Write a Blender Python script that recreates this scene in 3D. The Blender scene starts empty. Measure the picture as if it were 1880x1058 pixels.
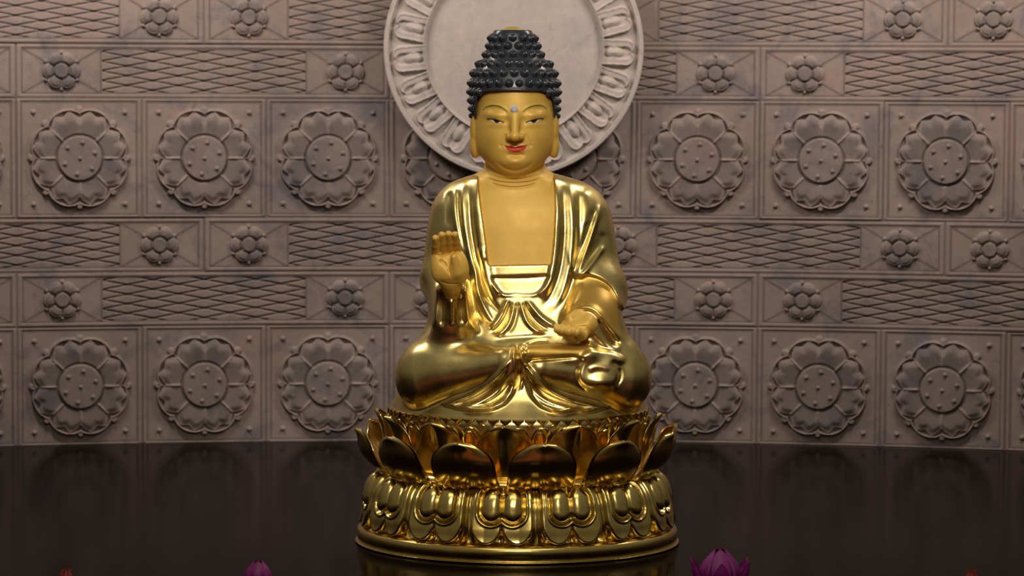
import bpy, math, random
import numpy as np
from mathutils import Vector, Matrix
from mathutils.bvhtree import BVHTree

# ------------------------------------------------------------------ camera
sc = bpy.context.scene
COL = sc.collection
FPX = 5800.0
PITCH = math.radians(3.74)
ROLL = math.radians(0.3)
CAM = np.array([0.0, -5.8, 0.847])
camd = bpy.data.cameras.new('camera')
camd.sensor_width = 36.0
camd.lens = 36.0 * FPX / 1880.0
camd.clip_start = 0.05
camd.clip_end = 60
cam = bpy.data.objects.new('camera', camd)
COL.objects.link(cam)
cam.matrix_world = (Matrix.Translation(Vector(CAM)) @ Matrix.Rotation(math.pi / 2 - PITCH, 4, 'X')
                    @ Matrix.Rotation(ROLL, 4, 'Z'))
camd.dof.use_dof = True
camd.dof.focus_distance = 5.68
camd.dof.aperture_fstop = 9.0
sc.camera = cam
RM = np.array(cam.matrix_world.to_3x3())
AX, AY, AZ = RM[:, 0], RM[:, 1], RM[:, 2]

def P(px, py, y=0.0):
    """the point of the vertical plane Y=y that the camera sees at pixel (px, py)"""
    d = AX * (px - 940.0) / FPX - AY * (py - 529.0) / FPX - AZ
    t = (y - CAM[1]) / d[1]
    return CAM + d * t

def proj(X, Y, Z):
    dx, dy, dz = X - CAM[0], Y - CAM[1], Z - CAM[2]
    xc = dx * AX[0] + dy * AX[1] + dz * AX[2]
    yc = dx * AY[0] + dy * AY[1] + dz * AY[2]
    zc = -(dx * AZ[0] + dy * AZ[1] + dz * AZ[2])
    return 940.0 + FPX * xc / zc, 529.0 - FPX * yc / zc

# ------------------------------------------------------------------ view, world, lights
sc.view_settings.view_transform = 'Standard'
sc.view_settings.look = 'None'
sc.view_settings.gamma = 1.0
sc.view_settings.use_curve_mapping = False
sc.view_settings.exposure = 0.0

w = bpy.data.worlds.new('world')
sc.world = w
w.use_nodes = True
nt = w.node_tree
nt.nodes.clear()
wo = nt.nodes.new('ShaderNodeOutputWorld')
bg = nt.nodes.new('ShaderNodeBackground')
tc = nt.nodes.new('ShaderNodeTexCoord')
sx = nt.nodes.new('ShaderNodeSeparateXYZ')
cr = nt.nodes.new('ShaderNodeValToRGB')
mr = nt.nodes.new('ShaderNodeMapRange')
mr.inputs[1].default_value = -1
mr.inputs[2].default_value = 1
nt.links.new(tc.outputs['Generated'], sx.inputs[0])
nt.links.new(sx.outputs['Z'], mr.inputs[0])
nt.links.new(mr.outputs[0], cr.inputs[0])
nt.links.new(cr.outputs[0], bg.inputs[0])
nt.links.new(bg.outputs[0], wo.inputs[0])
els = cr.color_ramp.elements
els[0].position = 0.0
els[0].color = (0.05, 0.018, 0.008, 1)
els[1].position = 1.0
els[1].color = (0.60, 0.56, 0.50, 1)
for p_, c_ in ((0.47, (0.06, 0.025, 0.012, 1)), (0.52, (0.10, 0.078, 0.06, 1)), (0.62, (0.34, 0.30, 0.25, 1))):
    e_ = els.new(p_)
    e_.color = c_
bg.inputs[1].default_value = 0.31

def aim(o, loc, tgt):
    o.location = loc
    o.rotation_euler = (Vector(tgt) - Vector(loc)).to_track_quat('-Z', 'Y').to_euler()

def spot(name, loc, tgt, power, angle, blend, radius, col):
    l = bpy.data.lights.new(name, 'SPOT')
    l.energy = power
    l.spot_size = math.radians(angle)
    l.spot_blend = blend
    l.shadow_soft_size = radius
    l.color = col
    o = bpy.data.objects.new(name, l)
    COL.objects.link(o)
    aim(o, loc, tgt)
    return o

def area(name, loc, tgt, power, sx_, sy_, col):
    l = bpy.data.lights.new(name, 'AREA')
    l.shape = 'RECTANGLE'
    l.size = sx_
    l.size_y = sy_
    l.energy = power
    l.color = col
    o = bpy.data.objects.new(name, l)
    COL.objects.link(o)
    aim(o, loc, tgt)
    return o

spot('ceiling_spotlight', (0.55, -3.1, 2.45), (0.0, 0, 0.55), 106, 18, 0.8, 0.05, (1.0, 0.88, 0.70))
spot('ceiling_spotlight', (-0.05, -3.2, 2.45), (0.0, 0, 0.55), 72, 18, 0.8, 0.05, (1.0, 0.88, 0.70))
area('ceiling_panel_light', (0.0, -1.5, 2.3), (0.0, -0.1, 0.6), 9, 1.8, 0.8, (1.0, 0.94, 0.84))
for x_ in (-1.0, 1.0):
    area('wall_washer_light', (x_, 0.66, 1.78), (x_ * 0.5, 1.62, 1.0), 21, 0.7, 0.12, (1.0, 0.88, 0.80))
area('added_floor_light', (0.0, -5.0, 2.9), (0.0, -5.0, 0.0), 60, 1.6, 0.6, (1.0, 0.92, 0.82))  # unseen light, added to brighten the floor that the gold petals reflect

# ------------------------------------------------------------------ materials
def nodes(name):
    m = bpy.data.materials.new(name)
    m.use_nodes = True
    n = m.node_tree
    return m, n, n.nodes['Principled BSDF']

def s2l(r, g, b):
    f = lambda c: (c / 255 / 12.92) if c / 255 <= 0.04045 else ((c / 255 + 0.055) / 1.055) ** 2.4
    return (f(r), f(g), f(b), 1)

def noise(n, scale, detail=4, rough=0.55, coord=None, dist=0.0):
    t = n.nodes.new('ShaderNodeTexNoise')
    t.inputs['Scale'].default_value = scale
    t.inputs['Detail'].default_value = detail
    t.inputs['Roughness'].default_value = rough
    t.inputs['Distortion'].default_value = dist
    if coord is None:
        coord = n.nodes.new('ShaderNodeTexCoord').outputs['Object']
    n.links.new(coord, t.inputs['Vector'])
    return t

def ramp(n, src, stops):
    r = n.nodes.new('ShaderNodeValToRGB')
    e = r.color_ramp.elements
    e[0].position, e[0].color = stops[0]
    e[1].position, e[1].color = stops[-1]
    for p_, c_ in stops[1:-1]:
        k = e.new(p_)
        k.color = c_
    n.links.new(src, r.inputs[0])
    return r

def mix(n, fac, a, b, mode='MIX'):
    m = n.nodes.new('ShaderNodeMix')
    m.data_type = 'RGBA'
    m.blend_type = mode
    for s, v in ((m.inputs[0], fac), (m.inputs[6], a), (m.inputs[7], b)):
        if hasattr(v, 'links') or hasattr(v, 'is_linked'):
            n.links.new(v, s)
        else:
            s.default_value = v
    return m.outputs[2]

def gold(name, base, rough0, rough1, metal=1.0, bump=0.0006, bscale=40, tint=None):
    m, n, b = nodes(name)
    t1 = noise(n, 30, 5)
    t2 = noise(n, 7, 3)
    tint = tint or tuple(c * 0.82 for c in base[:3]) + (1,)
    c = ramp(n, t2.outputs[0], [(0.3, tint), (0.65, base)])
    n.links.new(c.outputs[0], b.inputs['Base Color'])
    r = ramp(n, t1.outputs[0], [(0.3, (rough0,) * 3 + (1,)), (0.7, (rough1,) * 3 + (1,))])
    n.links.new(r.outputs[0], b.inputs['Roughness'])
    b.inputs['Metallic'].default_value = metal
    if bump:
        t3 = noise(n, bscale, 3)
        bp = n.nodes.new('ShaderNodeBump')
        bp.inputs['Distance'].default_value = bump
        bp.inputs['Strength'].default_value = 0.5
        n.links.new(t3.outputs[0], bp.inputs['Height'])
        n.links.new(bp.outputs[0], b.inputs['Normal'])
    return m

M_GOLD = gold('polished_gold_leaf', (0.82, 0.66, 0.27, 1), 0.24, 0.36, tint=(0.76, 0.58, 0.20, 1))
M_GOLDB = gold('burnished_gold_leaf', (0.82, 0.62, 0.20, 1), 0.16, 0.26, bump=0.0004, tint=(0.76, 0.54, 0.14, 1))
M_SATIN = gold('satin_gold_paint', s2l(230, 188, 88), 0.45, 0.55, metal=0.15, bump=0.0002, bscale=120, tint=s2l(222, 178, 77))
M_SATIN2 = gold('satin_gold_cloth', s2l(214, 176, 86), 0.33, 0.42, metal=0.75, bump=0.0003, bscale=60, tint=s2l(202, 160, 70))

def plain(name, col, rough, metal=0.0, spec=0.5):
    m, n, b = nodes(name)
    t = noise(n, 60, 3)
    dark = tuple(c * 0.8 for c in col[:3]) + (1,)
    r = ramp(n, t.outputs[0], [(0.3, dark), (0.7, col)])
    n.links.new(r.outputs[0], b.inputs['Base Color'])
    b.inputs['Roughness'].default_value = rough
    b.inputs['Metallic'].default_value = metal
    b.inputs['Specular IOR Level'].default_value = spec
    return m

M_HAIR = plain('dark_lacquered_hair', s2l(52, 56, 65), 0.26, 0.0, 0.5)
M_WHITE = plain('white_eye_paint', s2l(235, 228, 205), 0.4)
M_IRIS = plain('brown_iris_paint', s2l(70, 22, 12), 0.3)
M_LINER = plain('black_lid_paint', s2l(30, 18, 12), 0.4)
M_LIP = plain('red_lip_paint', s2l(205, 50, 22), 0.4)
M_BROW = plain('green_brow_paint', s2l(98, 112, 50), 0.5)
M_CAPG = plain('pale_gold_cap', s2l(205, 175, 95), 0.5, 0.2)

def glass_gem():
    m, n, b = nodes('clear_crystal')
    b.inputs['Base Color'].default_value = (0.75, 0.78, 0.85, 1)
    b.inputs['Metallic'].default_value = 0.2
    b.inputs['Roughness'].default_value = 0.06
    return m
M_GEM = glass_gem()

def clay(name, c_base, c_alt, c_blue, c_pink, use_attr):
    m, n, b = nodes(name)
    co = n.nodes.new('ShaderNodeTexCoord').outputs['Object']
    big = noise(n, 3.2, 5, 0.6, co)
    med = noise(n, 11, 6, 0.65, co, 0.6)
    sm = noise(n, 45, 5, 0.7, co)
    c = mix(n, ramp(n, big.outputs[0], [(0.38, (0, 0, 0, 1)), (0.62, (1, 1, 1, 1))]).outputs[0], c_base, c_alt)
    c = mix(n, ramp(n, med.outputs[0], [(0.50, (0, 0, 0, 1)), (0.66, (0.75, 0.75, 0.75, 1))]).outputs[0], c, c_blue)
    med2 = noise(n, 6.0, 4, 0.6, co, 1.0)
    c = mix(n, ramp(n, med2.outputs[0], [(0.57, (0, 0, 0, 1)), (0.7, (0.6, 0.6, 0.6, 1))]).outputs[0], c, c_pink)
    if use_attr:
        at = n.nodes.new('ShaderNodeAttribute')
        at.attribute_name = 'glaze'
        fac = mix(n, at.outputs['Fac'], (0, 0, 0, 1), ramp(n, med.outputs[0], [(0.3, (0.35, 0.35, 0.35, 1)), (0.7, (0.9, 0.9, 0.9, 1))]).outputs[0])
        c = mix(n, fac, c, s2l(94, 88, 87))
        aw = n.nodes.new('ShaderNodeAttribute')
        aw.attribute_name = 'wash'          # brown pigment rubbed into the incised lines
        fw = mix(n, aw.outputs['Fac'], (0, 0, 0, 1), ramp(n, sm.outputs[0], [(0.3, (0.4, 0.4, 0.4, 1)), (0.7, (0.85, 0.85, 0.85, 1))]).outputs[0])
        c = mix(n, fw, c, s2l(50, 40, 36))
    st = noise(n, 18, 8, 0.75, co, 1.6)
    c = mix(n, ramp(n, st.outputs[0], [(0.60, (0, 0, 0, 1)), (0.74, (0.65, 0.65, 0.65, 1))]).outputs[0], c, s2l(72, 62, 58))
    c = mix(n, 0.35, c, ramp(n, sm.outputs[0], [(0.3, (0.55, 0.55, 0.55, 1)), (0.7, (1, 1, 1, 1))]).outputs[0], 'MULTIPLY')
    n.links.new(c, b.inputs['Base Color'])
    b.inputs['Roughness'].default_value = 0.85
    b.inputs['Specular IOR Level'].default_value = 0.2
    bp = n.nodes.new('ShaderNodeBump')
    bp.inputs['Distance'].default_value = 0.002
    bp.inputs['Strength'].default_value = 0.5
    n.links.new(sm.outputs[0], bp.inputs['Height'])
    n.links.new(bp.outputs[0], b.inputs['Normal'])
    return m
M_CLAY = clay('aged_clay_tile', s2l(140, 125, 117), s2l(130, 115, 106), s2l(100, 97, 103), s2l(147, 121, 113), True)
M_STONE = clay('cream_clay_medallion', s2l(178, 166, 157), s2l(170, 159, 151), s2l(163, 155, 152), s2l(182, 164, 153), False)

def lacquer():
    m, n, b = nodes('dark_lacquered_wood')
    co = n.nodes.new('ShaderNodeTexCoord').outputs['Object']
    mp = n.nodes.new('ShaderNodeMapping')
    mp.inputs['Scale'].default_value = (1, 14, 14)
    n.links.new(co, mp.inputs[0])
    t = noise(n, 5, 6, 0.6, mp.outputs[0], 0.5)
    r = ramp(n, t.outputs[0], [(0.3, (0.0040, 0.0022, 0.0020, 1)), (0.7, (0.0065, 0.0036, 0.0032, 1))])
    n.links.new(r.outputs[0], b.inputs['Base Color'])
    b.inputs['Roughness'].default_value = 0.13
    b.inputs['IOR'].default_value = 1.06
    return m
M_TABLE = lacquer()
M_FLOOR = plain('red_brown_floor', (0.30, 0.065, 0.03, 1), 0.5)

# ------------------------------------------------------------------ mesh helpers
def link(name, me, parent=None, mats=()):
    o = bpy.data.objects.new(name, me)
    COL.objects.link(o)
    for m in mats:
        me.materials.append(m)
    if parent is not None:
        o.parent = parent
    return o

def mesh_from(name, V, F, smooth=True, normals=None):
    V = np.asarray(V, dtype=np.float32)
    me = bpy.data.meshes.new(name)
    if isinstance(F, np.ndarray) and F.ndim == 2:
        k = F.shape[1]
        me.vertices.add(len(V))
        me.vertices.foreach_set('co', V.ravel())
        me.loops.add(F.size)
        me.loops.foreach_set('vertex_index', F.astype(np.int32).ravel())
        me.polygons.add(len(F))
        me.polygons.foreach_set('loop_start', np.arange(0, F.size, k, dtype=np.int32))
        me.update(calc_edges=True)
        me.validate()
    else:
        me.from_pydata([tuple(map(float, v)) for v in V], [], [tuple(int(i) for i in f) for f in F])
        me.update()
    me.polygons.foreach_set('use_smooth', [smooth] * len(me.polygons))
    if normals is not None and len(me.vertices) == len(normals):
        me.normals_split_custom_set_from_vertices([tuple(n) for n in normals.tolist()])
    return me

def tag(o, label=None, cat=None, group=None, kind=None):
    for k, v in (('label', label), ('category', cat), ('group', group), ('kind', kind)):
        if v:
            o[k] = v
    return o

def empty(name, loc):
    o = bpy.data.objects.new(name, None)
    COL.objects.link(o)
    o.location = loc
    o.empty_display_size = 0.05
    return o

def grid_faces(nu, nv, off=0, flip=False):
    i = np.arange(nu - 1)[:, None]
    j = np.arange(nv - 1)[None, :]
    a = i * nv + j + off
    q = np.stack([a, a + 1, a + nv + 1, a + nv], -1).reshape(-1, 4)
    return q[:, ::-1] if flip else q

def sheet_solid(G, thick, flip=False):
    """closed shell from an (nu,nv,3) grid: outer sheet G, inner sheet offset against the normal"""
    nu, nv = G.shape[:2]
    du = np.gradient(G, axis=0)
    dv = np.gradient(G, axis=1)
    N = np.cross(du, dv)
    L = np.linalg.norm(N, axis=-1, keepdims=True)
    N = N / np.maximum(L, 1e-9)
    t = thick if np.ndim(thick) == 0 else thick[..., None]
    I = G - N * t * (-1 if flip else 1)
    V = np.concatenate([G.reshape(-1, 3), I.reshape(-1, 3)])
    n = nu * nv
    F = [grid_faces(nu, nv, 0, flip=not flip), grid_faces(nu, nv, n, flip=flip)]
    ring = ([i * nv for i in range(nu)] + [(nu - 1) * nv + j for j in range(1, nv)]
            + [i * nv + nv - 1 for i in range(nu - 2, -1, -1)] + [j for j in range(nv - 2, 0, -1)])
    r = np.array(ring)
    r2 = np.roll(r, -1)
    s = np.stack([r, r2, r2 + n, r + n], -1)
    F.append(s if not flip else s[:, ::-1])
    return V, np.concatenate(F)

def lathe(profile, n=96, centre=(0, 0)):
    pr = np.array(profile, float)
    th = np.linspace(0, 2 * math.pi, n, endpoint=False)
    V = np.stack([centre[0] + pr[:, None, 0] * np.cos(th), centre[1] + pr[:, None, 0] * np.sin(th),
                  np.repeat(pr[:, None, 1], n, 1)], -1).reshape(-1, 3)
    F = []
    m = len(pr)
    i = np.arange(m - 1)[:, None]
    j = np.arange(n)[None, :]
    j2 = (j + 1) % n
    F = np.stack([i * n + j, i * n + j2, (i + 1) * n + j2, (i + 1) * n + j], -1).reshape(-1, 4)
    return V, F

def smooth_prof(pts, n=8):
    out = []
    p = [np.array(q, float) for q in pts]
    p = [2 * p[0] - p[1]] + p + [2 * p[-1] - p[-2]]
    for k in range(1, len(p) - 2):
        for s in range(n):
            t = s / n
            out.append(0.5 * (2 * p[k] + (p[k + 1] - p[k - 1]) * t + (2 * p[k - 1] - 5 * p[k] + 4 * p[k + 1] - p[k + 2]) * t * t
                              + (3 * p[k] - p[k - 1] - 3 * p[k + 1] + p[k + 2]) * t ** 3))
    out.append(p[-2])
    return np.array(out)

def join(parts):
    V, F, o = [], [], 0
    for v, f in parts:
        V.append(np.asarray(v, float))
        F.append(np.asarray(f) + o)
        o += len(v)
    return np.concatenate(V), np.concatenate(F)

# ------------------------------------------------------------------ implicit surfaces
class Field:
    def __init__(s, lo, hi, h):
        s.h = h
        s.lo = np.array(lo, float)
        s.n = [int(math.ceil((hi[k] - lo[k]) / h)) + 1 for k in range(3)]
        s.ax = [(lo[k] + h * np.arange(s.n[k])).astype(np.float32) for k in range(3)]
        s.F = np.full(s.n, 1.0, np.float32)

    def sub(s, lo=None, hi=None):
        sl = []
        for k in range(3):
            a = 0 if lo is None else max(0, int((lo[k] - s.lo[k]) / s.h) - 1)
            b = s.n[k] if hi is None else min(s.n[k], int((hi[k] - s.lo[k]) / s.h) + 2)
            sl.append(slice(a, max(b, a)))
        sl = tuple(sl)
        return sl, s.ax[0][sl[0]][:, None, None], s.ax[1][sl[1]][None, :, None], s.ax[2][sl[2]][None, None, :]

    def put(s, sl, d, k, op='u'):
        A = s.F[sl]
        if A.size == 0:
            return
        if op == 'u':
            if k > 0:
                h = np.maximum(k - np.abs(A - d), 0) / k
                s.F[sl] = np.minimum(A, d) - h * h * k * 0.25
            else:
                s.F[sl] = np.minimum(A, d)
        else:   # subtract
            d = -d
            h = np.maximum(k - np.abs(A - d), 0) / max(k, 1e-6)
            s.F[sl] = np.maximum(A, d) + h * h * k * 0.25

    def cone(s, a, b, r1, r2, k=0.01, op='u', m=0.03):
        a, b = np.array(a, float), np.array(b, float)
        r = max(r1, r2) + m + k
        sl, X, Y, Z = s.sub(np.minimum(a, b) - r, np.maximum(a, b) + r)
        ab = b - a
        L = float(ab @ ab) + 1e-12
        t = np.clip(((X - a[0]) * ab[0] + (Y - a[1]) * ab[1] + (Z - a[2]) * ab[2]) / L, 0, 1)
        d = np.sqrt((X - a[0] - t * ab[0]) ** 2 + (Y - a[1] - t * ab[1]) ** 2 + (Z - a[2] - t * ab[2]) ** 2) - (r1 + (r2 - r1) * t)
        s.put(sl, d.astype(np.float32), k, op)

    def chain(s, pts, rs, k=0.01, kj=0.004):
        for i in range(len(pts) - 1):
            s.cone(pts[i], pts[i + 1], rs[i], rs[i + 1], k)

    def ell(s, c, r, k=0.01, op='u', rot=0.0, m=0.03):
        R = max(r) + m + k
        c = np.array(c, float)
        sl, X, Y, Z = s.sub(c - R, c + R)
        X, Z = X - c[0], Z - c[2]
        if rot:
            cr_, sr_ = math.cos(rot), math.sin(rot)
            X, Z = X * cr_ + Z * sr_, -X * sr_ + Z * cr_
        Y = Y - c[1]
        k0 = np.sqrt((X / r[0]) ** 2 + (Y / r[1]) ** 2 + (Z / r[2]) ** 2)
        k1 = np.sqrt((X / r[0] ** 2) ** 2 + (Y / r[1] ** 2) ** 2 + (Z / r[2] ** 2) ** 2) + 1e-9
        d = k0 * (k0 - 1) / k1
        s.put(sl, d.astype(np.float32), k, op)

    def loft(s, st, n=2.3, k=0.0, inset=0.0):
        """st rows: z, xl, xr, yfront, yback"""
        st = np.array(sorted(st), float)
        z = s.ax[2].astype(float)
        zf = np.arange(st[0, 0] - 0.05, st[-1, 0] + 0.05, 0.001)
        g = np.exp(-0.5 * (np.arange(-12, 13) / 5.5) ** 2)
        g /= g.sum()
        c = []
        for q in range(1, 5):
            v = np.interp(zf, st[:, 0], st[:, q])
            v = np.convolve(np.pad(v, 12, mode='edge'), g, 'valid')
            c.append(np.interp(z, zf, v))
        xl, xr, yf, yb = c
        a = np.maximum((xr - xl) / 2 - inset, 0.002)
        cx = (xl + xr) / 2
        cy = yf * 0.45 + yb * 0.55
        bf = np.maximum(cy - yf - inset, 0.002)
        bb = np.maximum(yb - cy - inset, 0.002)
        da = np.gradient(a, z)
        db = np.gradient(bf, z)
        nrm = np.sqrt(1 + np.minimum(np.maximum(np.abs(da), np.abs(db)), 3.0) ** 2)
        X = s.ax[0][:, None, None].astype(np.float32)
        Y = s.ax[1][None, :, None].astype(np.float32)
        f = lambda v: v.astype(np.float32)[None, None, :]
        yy = Y - f(cy)
        b = np.where(yy < 0, f(bf), f(bb))
        q = (np.abs((X - f(cx)) / f(a)) ** n + np.abs(yy / b) ** n) ** (1.0 / n)
        d = (q - 1) * np.minimum(f(a), b) / f(nrm)
        zt, zb = st[-1, 0] - inset, st[0, 0] + inset
        Z = f(z)
        d = np.maximum(d, np.maximum(Z - zt, zb - Z))
        s.put((slice(None),) * 3, d.astype(np.float32), k)

    def displace(s, H, ycut=0.03, band=0.03, soft=0.03):
        """push the surface towards the viewer side by the height map H (metres)"""
        idx = np.nonzero(np.abs(s.F) < band)
        X = s.ax[0][idx[0]]
        Y = s.ax[1][idx[1]]
        Z = s.ax[2][idx[2]]
        px, py = proj(X, Y, Z)
        wgt = np.clip((ycut - Y) / soft, 0, 1)
        s.F[idx] -= (H.sample(px, py) * wgt).astype(np.float32)

    def mesh(s):
        F = s.F
        S = F < 0
        nx, ny, nz = F.shape
        cnt = np.zeros((nx - 1, ny - 1, nz - 1), np.uint8)
        for a in (0, 1):
            for b in (0, 1):
                for c in (0, 1):
                    cnt += S[a:nx - 1 + a, b:ny - 1 + b, c:nz - 1 + c]
        act = (cnt > 0) & (cnt < 8)
        ci = np.stack(np.nonzero(act), -1)
        idx = np.full(act.shape, -1, np.int32)
        idx[act] = np.arange(len(ci), dtype=np.int32)
        acc = np.zeros((len(ci), 3))
        num = np.zeros(len(ci))
        corners = [(a, b, c) for a in (0, 1) for b in (0, 1) for c in (0, 1)]
        val = {q: F[ci[:, 0] + q[0], ci[:, 1] + q[1], ci[:, 2] + q[2]].astype(float) for q in corners}
        for q in corners:
            for k in range(3):
                if q[k] == 0:
                    r = list(q)
                    r[k] = 1
                    f0, f1 = val[q], val[tuple(r)]
                    m = (f0 < 0) != (f1 < 0)
                    t = np.where(m, f0 / np.where(m, f0 - f1, 1), 0)
                    p = np.tile(np.array(q, float), (len(ci), 1))
                    p[:, k] += t
                    acc[m] += p[m]
                    num[m] += 1
        V = (ci + acc / num[:, None])
        faces = []
        for k in range(3):
            sl0 = [slice(1, -1)] * 3
            sl1 = [slice(1, -1)] * 3
            sl0[k] = slice(0, F.shape[k] - 1)
            sl1[k] = slice(1, F.shape[k])
            A, B = S[tuple(sl0)], S[tuple(sl1)]
            for flip, m in ((False, A & ~B), (True, ~A & B)):
                e = np.stack(np.nonzero(m), -1)
                o = [1, 1, 1]
                o[k] = 0
                e = e + np.array(o)
                u, v = (k + 1) % 3, (k + 2) % 3
                def cell(du, dv):
                    c = e.copy()
                    c[:, u] -= du
                    c[:, v] -= dv
                    return idx[c[:, 0], c[:, 1], c[:, 2]]
                q = np.stack([cell(1, 1), cell(0, 1), cell(0, 0), cell(1, 0)], -1)
                faces.append(q[:, ::-1] if flip else q)
        Fq = np.concatenate(faces)
        # project on the field and take its gradient as the normal
        def samp(arrs, p):
            p = np.clip(p, 0, np.array(F.shape) - 1.001)
            i = p.astype(int)
            f = p - i
            out = []
            for A in arrs:
                r = 0
                for a in (0, 1):
                    for b in (0, 1):
                        for c in (0, 1):
                            wt = (f[:, 0] if a else 1 - f[:, 0]) * (f[:, 1] if b else 1 - f[:, 1]) * (f[:, 2] if c else 1 - f[:, 2])
                            r = r + wt * A(i[:, 0] + a, i[:, 1] + b, i[:, 2] + c)
                out.append(r)
            return out
        def gd(k):
            def g(i, j, l):
                q = [i, j, l]
                hi, lo = list(q), list(q)
                hi[k] = np.minimum(q[k] + 1, F.shape[k] - 1)
                lo[k] = np.maximum(q[k] - 1, 0)
                return (F[tuple(hi)].astype(float) - F[tuple(lo)]) / (hi[k] - lo[k])
            return g
        base = lambda i, j, l: F[i, j, l].astype(float)
        for it in range(2):
            f, gx, gy, gz = samp([base, gd(0), gd(1), gd(2)], V)
            G = np.stack([gx, gy, gz], -1)
            g2 = (G ** 2).sum(-1)
            step = np.clip(f / np.maximum(g2, 1e-9) , -1e9, 1e9)[:, None] * G
            ln = np.linalg.norm(step, axis=-1, keepdims=True)
            V = V - step * np.minimum(1, 0.4 / np.maximum(ln, 1e-9))
        gx, gy, gz = samp([gd(0), gd(1), gd(2)], V)
        N = np.stack([gx, gy, gz], -1)
        N /= np.maximum(np.linalg.norm(N, axis=-1, keepdims=True), 1e-9)
        return s.lo + V * s.h, Fq, N

    def blur(s, it=1):
        for _ in range(it):
            for k in range(3):
                A = s.F
                lo = np.roll(A, 1, k)
                hi = np.roll(A, -1, k)
                s.F = (0.25 * lo + 0.5 * A + 0.25 * hi).astype(np.float32)

# height map drawn in picture coordinates, carved into the real surface
class Relief:
    def __init__(s, x0, y0, x1, y1, ss=2):
        s.x0, s.y0, s.ss = x0, y0, ss
        s.nx, s.ny = int((x1 - x0) * ss), int((y1 - y0) * ss)
        s.H = np.zeros((s.ny, s.nx))
        s.xs = x0 + (np.arange(s.nx)) / ss
        s.ys = y0 + (np.arange(s.ny)) / ss

    def dist(s, pts, rad, closed=False, spl=True):
        pts = [tuple(map(float, p)) for p in pts]
        if spl and len(pts) > 2 and not closed:
            q = smooth_prof(pts, 5)
        elif spl and closed:
            e = pts[-2:] + pts + pts[:3]
            q = smooth_prof(e, 5)[10:-10]
        else:
            q = np.array(pts + ([pts[0]] if closed else []))
        lo, hi = q.min(0) - rad, q.max(0) + rad
        i0, i1 = np.searchsorted(s.xs, [lo[0], hi[0]])
        j0, j1 = np.searchsorted(s.ys, [lo[1], hi[1]])
        X, Y = np.meshgrid(s.xs[i0:i1], s.ys[j0:j1])
        best = np.full(X.shape, 1e9)
        sgn = np.ones(X.shape)
        tt = np.zeros(X.shape)
        seg = np.linalg.norm(np.diff(q, axis=0), axis=1)
        cum = np.concatenate([[0], np.cumsum(seg)])
        inside = np.zeros(X.shape, bool)
        for k in range(len(q) - 1):
            a, b = q[k], q[k + 1]
            ab = b - a
            L = ab @ ab + 1e-9
            t = np.clip(((X - a[0]) * ab[0] + (Y - a[1]) * ab[1]) / L, 0, 1)
            dx, dy = X - a[0] - t * ab[0], Y - a[1] - t * ab[1]
            d = dx * dx + dy * dy
            m = d < best
            best[m] = d[m]
            sgn[m] = np.sign(ab[0] * (Y - a[1]) - ab[1] * (X - a[0]))[m]
            tt[m] = ((cum[k] + t * seg[k]) / cum[-1])[m]
            if closed:
                c = (a[1] > Y) != (b[1] > Y)
                xi = a[0] + (Y - a[1]) * ab[0] / (ab[1] if abs(ab[1]) > 1e-9 else 1e-9)
                inside ^= c & (X < xi)
        return (slice(j0, j1), slice(i0, i1)), np.sqrt(best), sgn, tt, inside

    def ridge(s, pts, h, w, taper=0.18):
        sl, d, sg, t, _ = s.dist(pts, w * 3)
        f = np.clip(np.minimum(t, 1 - t) / taper, 0, 1) if taper else 1
        f = f * f * (3 - 2 * f) if taper else 1
        s.H[sl] += h * f * np.exp(-(d / w) ** 2)

    def step(s, pts, h, w, fall, side=1, taper=0.12):
        """edge of an overlapping fold: raised by h on one side, dying out over 'fall'"""
        sl, d, sg, t, _ = s.dist(pts, max(fall * 2.6, w * 3))
        f = np.clip(np.minimum(t, 1 - t) / taper, 0, 1) if taper else 1
        f = f * f * (3 - 2 * f) if taper else 1
        sd = d * sg * side
        s.H[sl] += h * f * (0.5 + 0.5 * np.tanh(sd / w)) * np.exp(-(np.maximum(sd, 0) / fall) ** 2)

    def fill(s, pts, h, w, spl=False, mode='add'):
        sl, d, sg, t, ins = s.dist(pts, w * 2 + 2, closed=True, spl=spl)
        sd = np.where(ins, d, -d)
        f = np.clip(sd / w * 0.5 + 0.5, 0, 1)
        f = f * f * (3 - 2 * f)
        if mode == 'add':
            s.H[sl] += h * f
        else:
            s.H[sl] = s.H[sl] * (1 - f) + h * f
    def dome(s, cx, cy, rx, ry, h, p=1.0, rot=0.0):
        R = max(rx, ry) * 2.6
        i0, i1 = np.searchsorted(s.xs, [cx - R, cx + R])
        j0, j1 = np.searchsorted(s.ys, [cy - R, cy + R])
        X, Y = np.meshgrid(s.xs[i0:i1] - cx, s.ys[j0:j1] - cy)
        c, n = math.cos(rot), math.sin(rot)
        X, Y = X * c + Y * n, -X * n + Y * c
        s.H[j0:j1, i0:i1] += h * np.exp(-((X / rx) ** 2 + (Y / ry) ** 2) ** p)

    def sample(s, px, py):
        u = np.clip((px - s.x0) * s.ss, 0, s.nx - 1.001)
        v = np.clip((py - s.y0) * s.ss, 0, s.ny - 1.001)
        i, j = u.astype(int), v.astype(int)
        fu, fv = u - i, v - j
        H = s.H
        return (H[j, i] * (1 - fu) * (1 - fv) + H[j, i + 1] * fu * (1 - fv) + H[j + 1, i] * (1 - fu) * fv + H[j + 1, i + 1] * fu * fv)

def in_poly(px, py, poly):
    ins = np.zeros(px.shape, bool)
    for k in range(len(poly)):
        a, b = poly[k], poly[(k + 1) % len(poly)]
        c = (a[1] > py) != (b[1] > py)
        xi = a[0] + (py - a[1]) * (b[0] - a[0]) / ((b[1] - a[1]) or 1e-9)
        ins ^= c & (px < xi)
    return ins

def smst(x):
    x = np.clip(x, 0, 1)
    return x * x * (3 - 2 * x)

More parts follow.
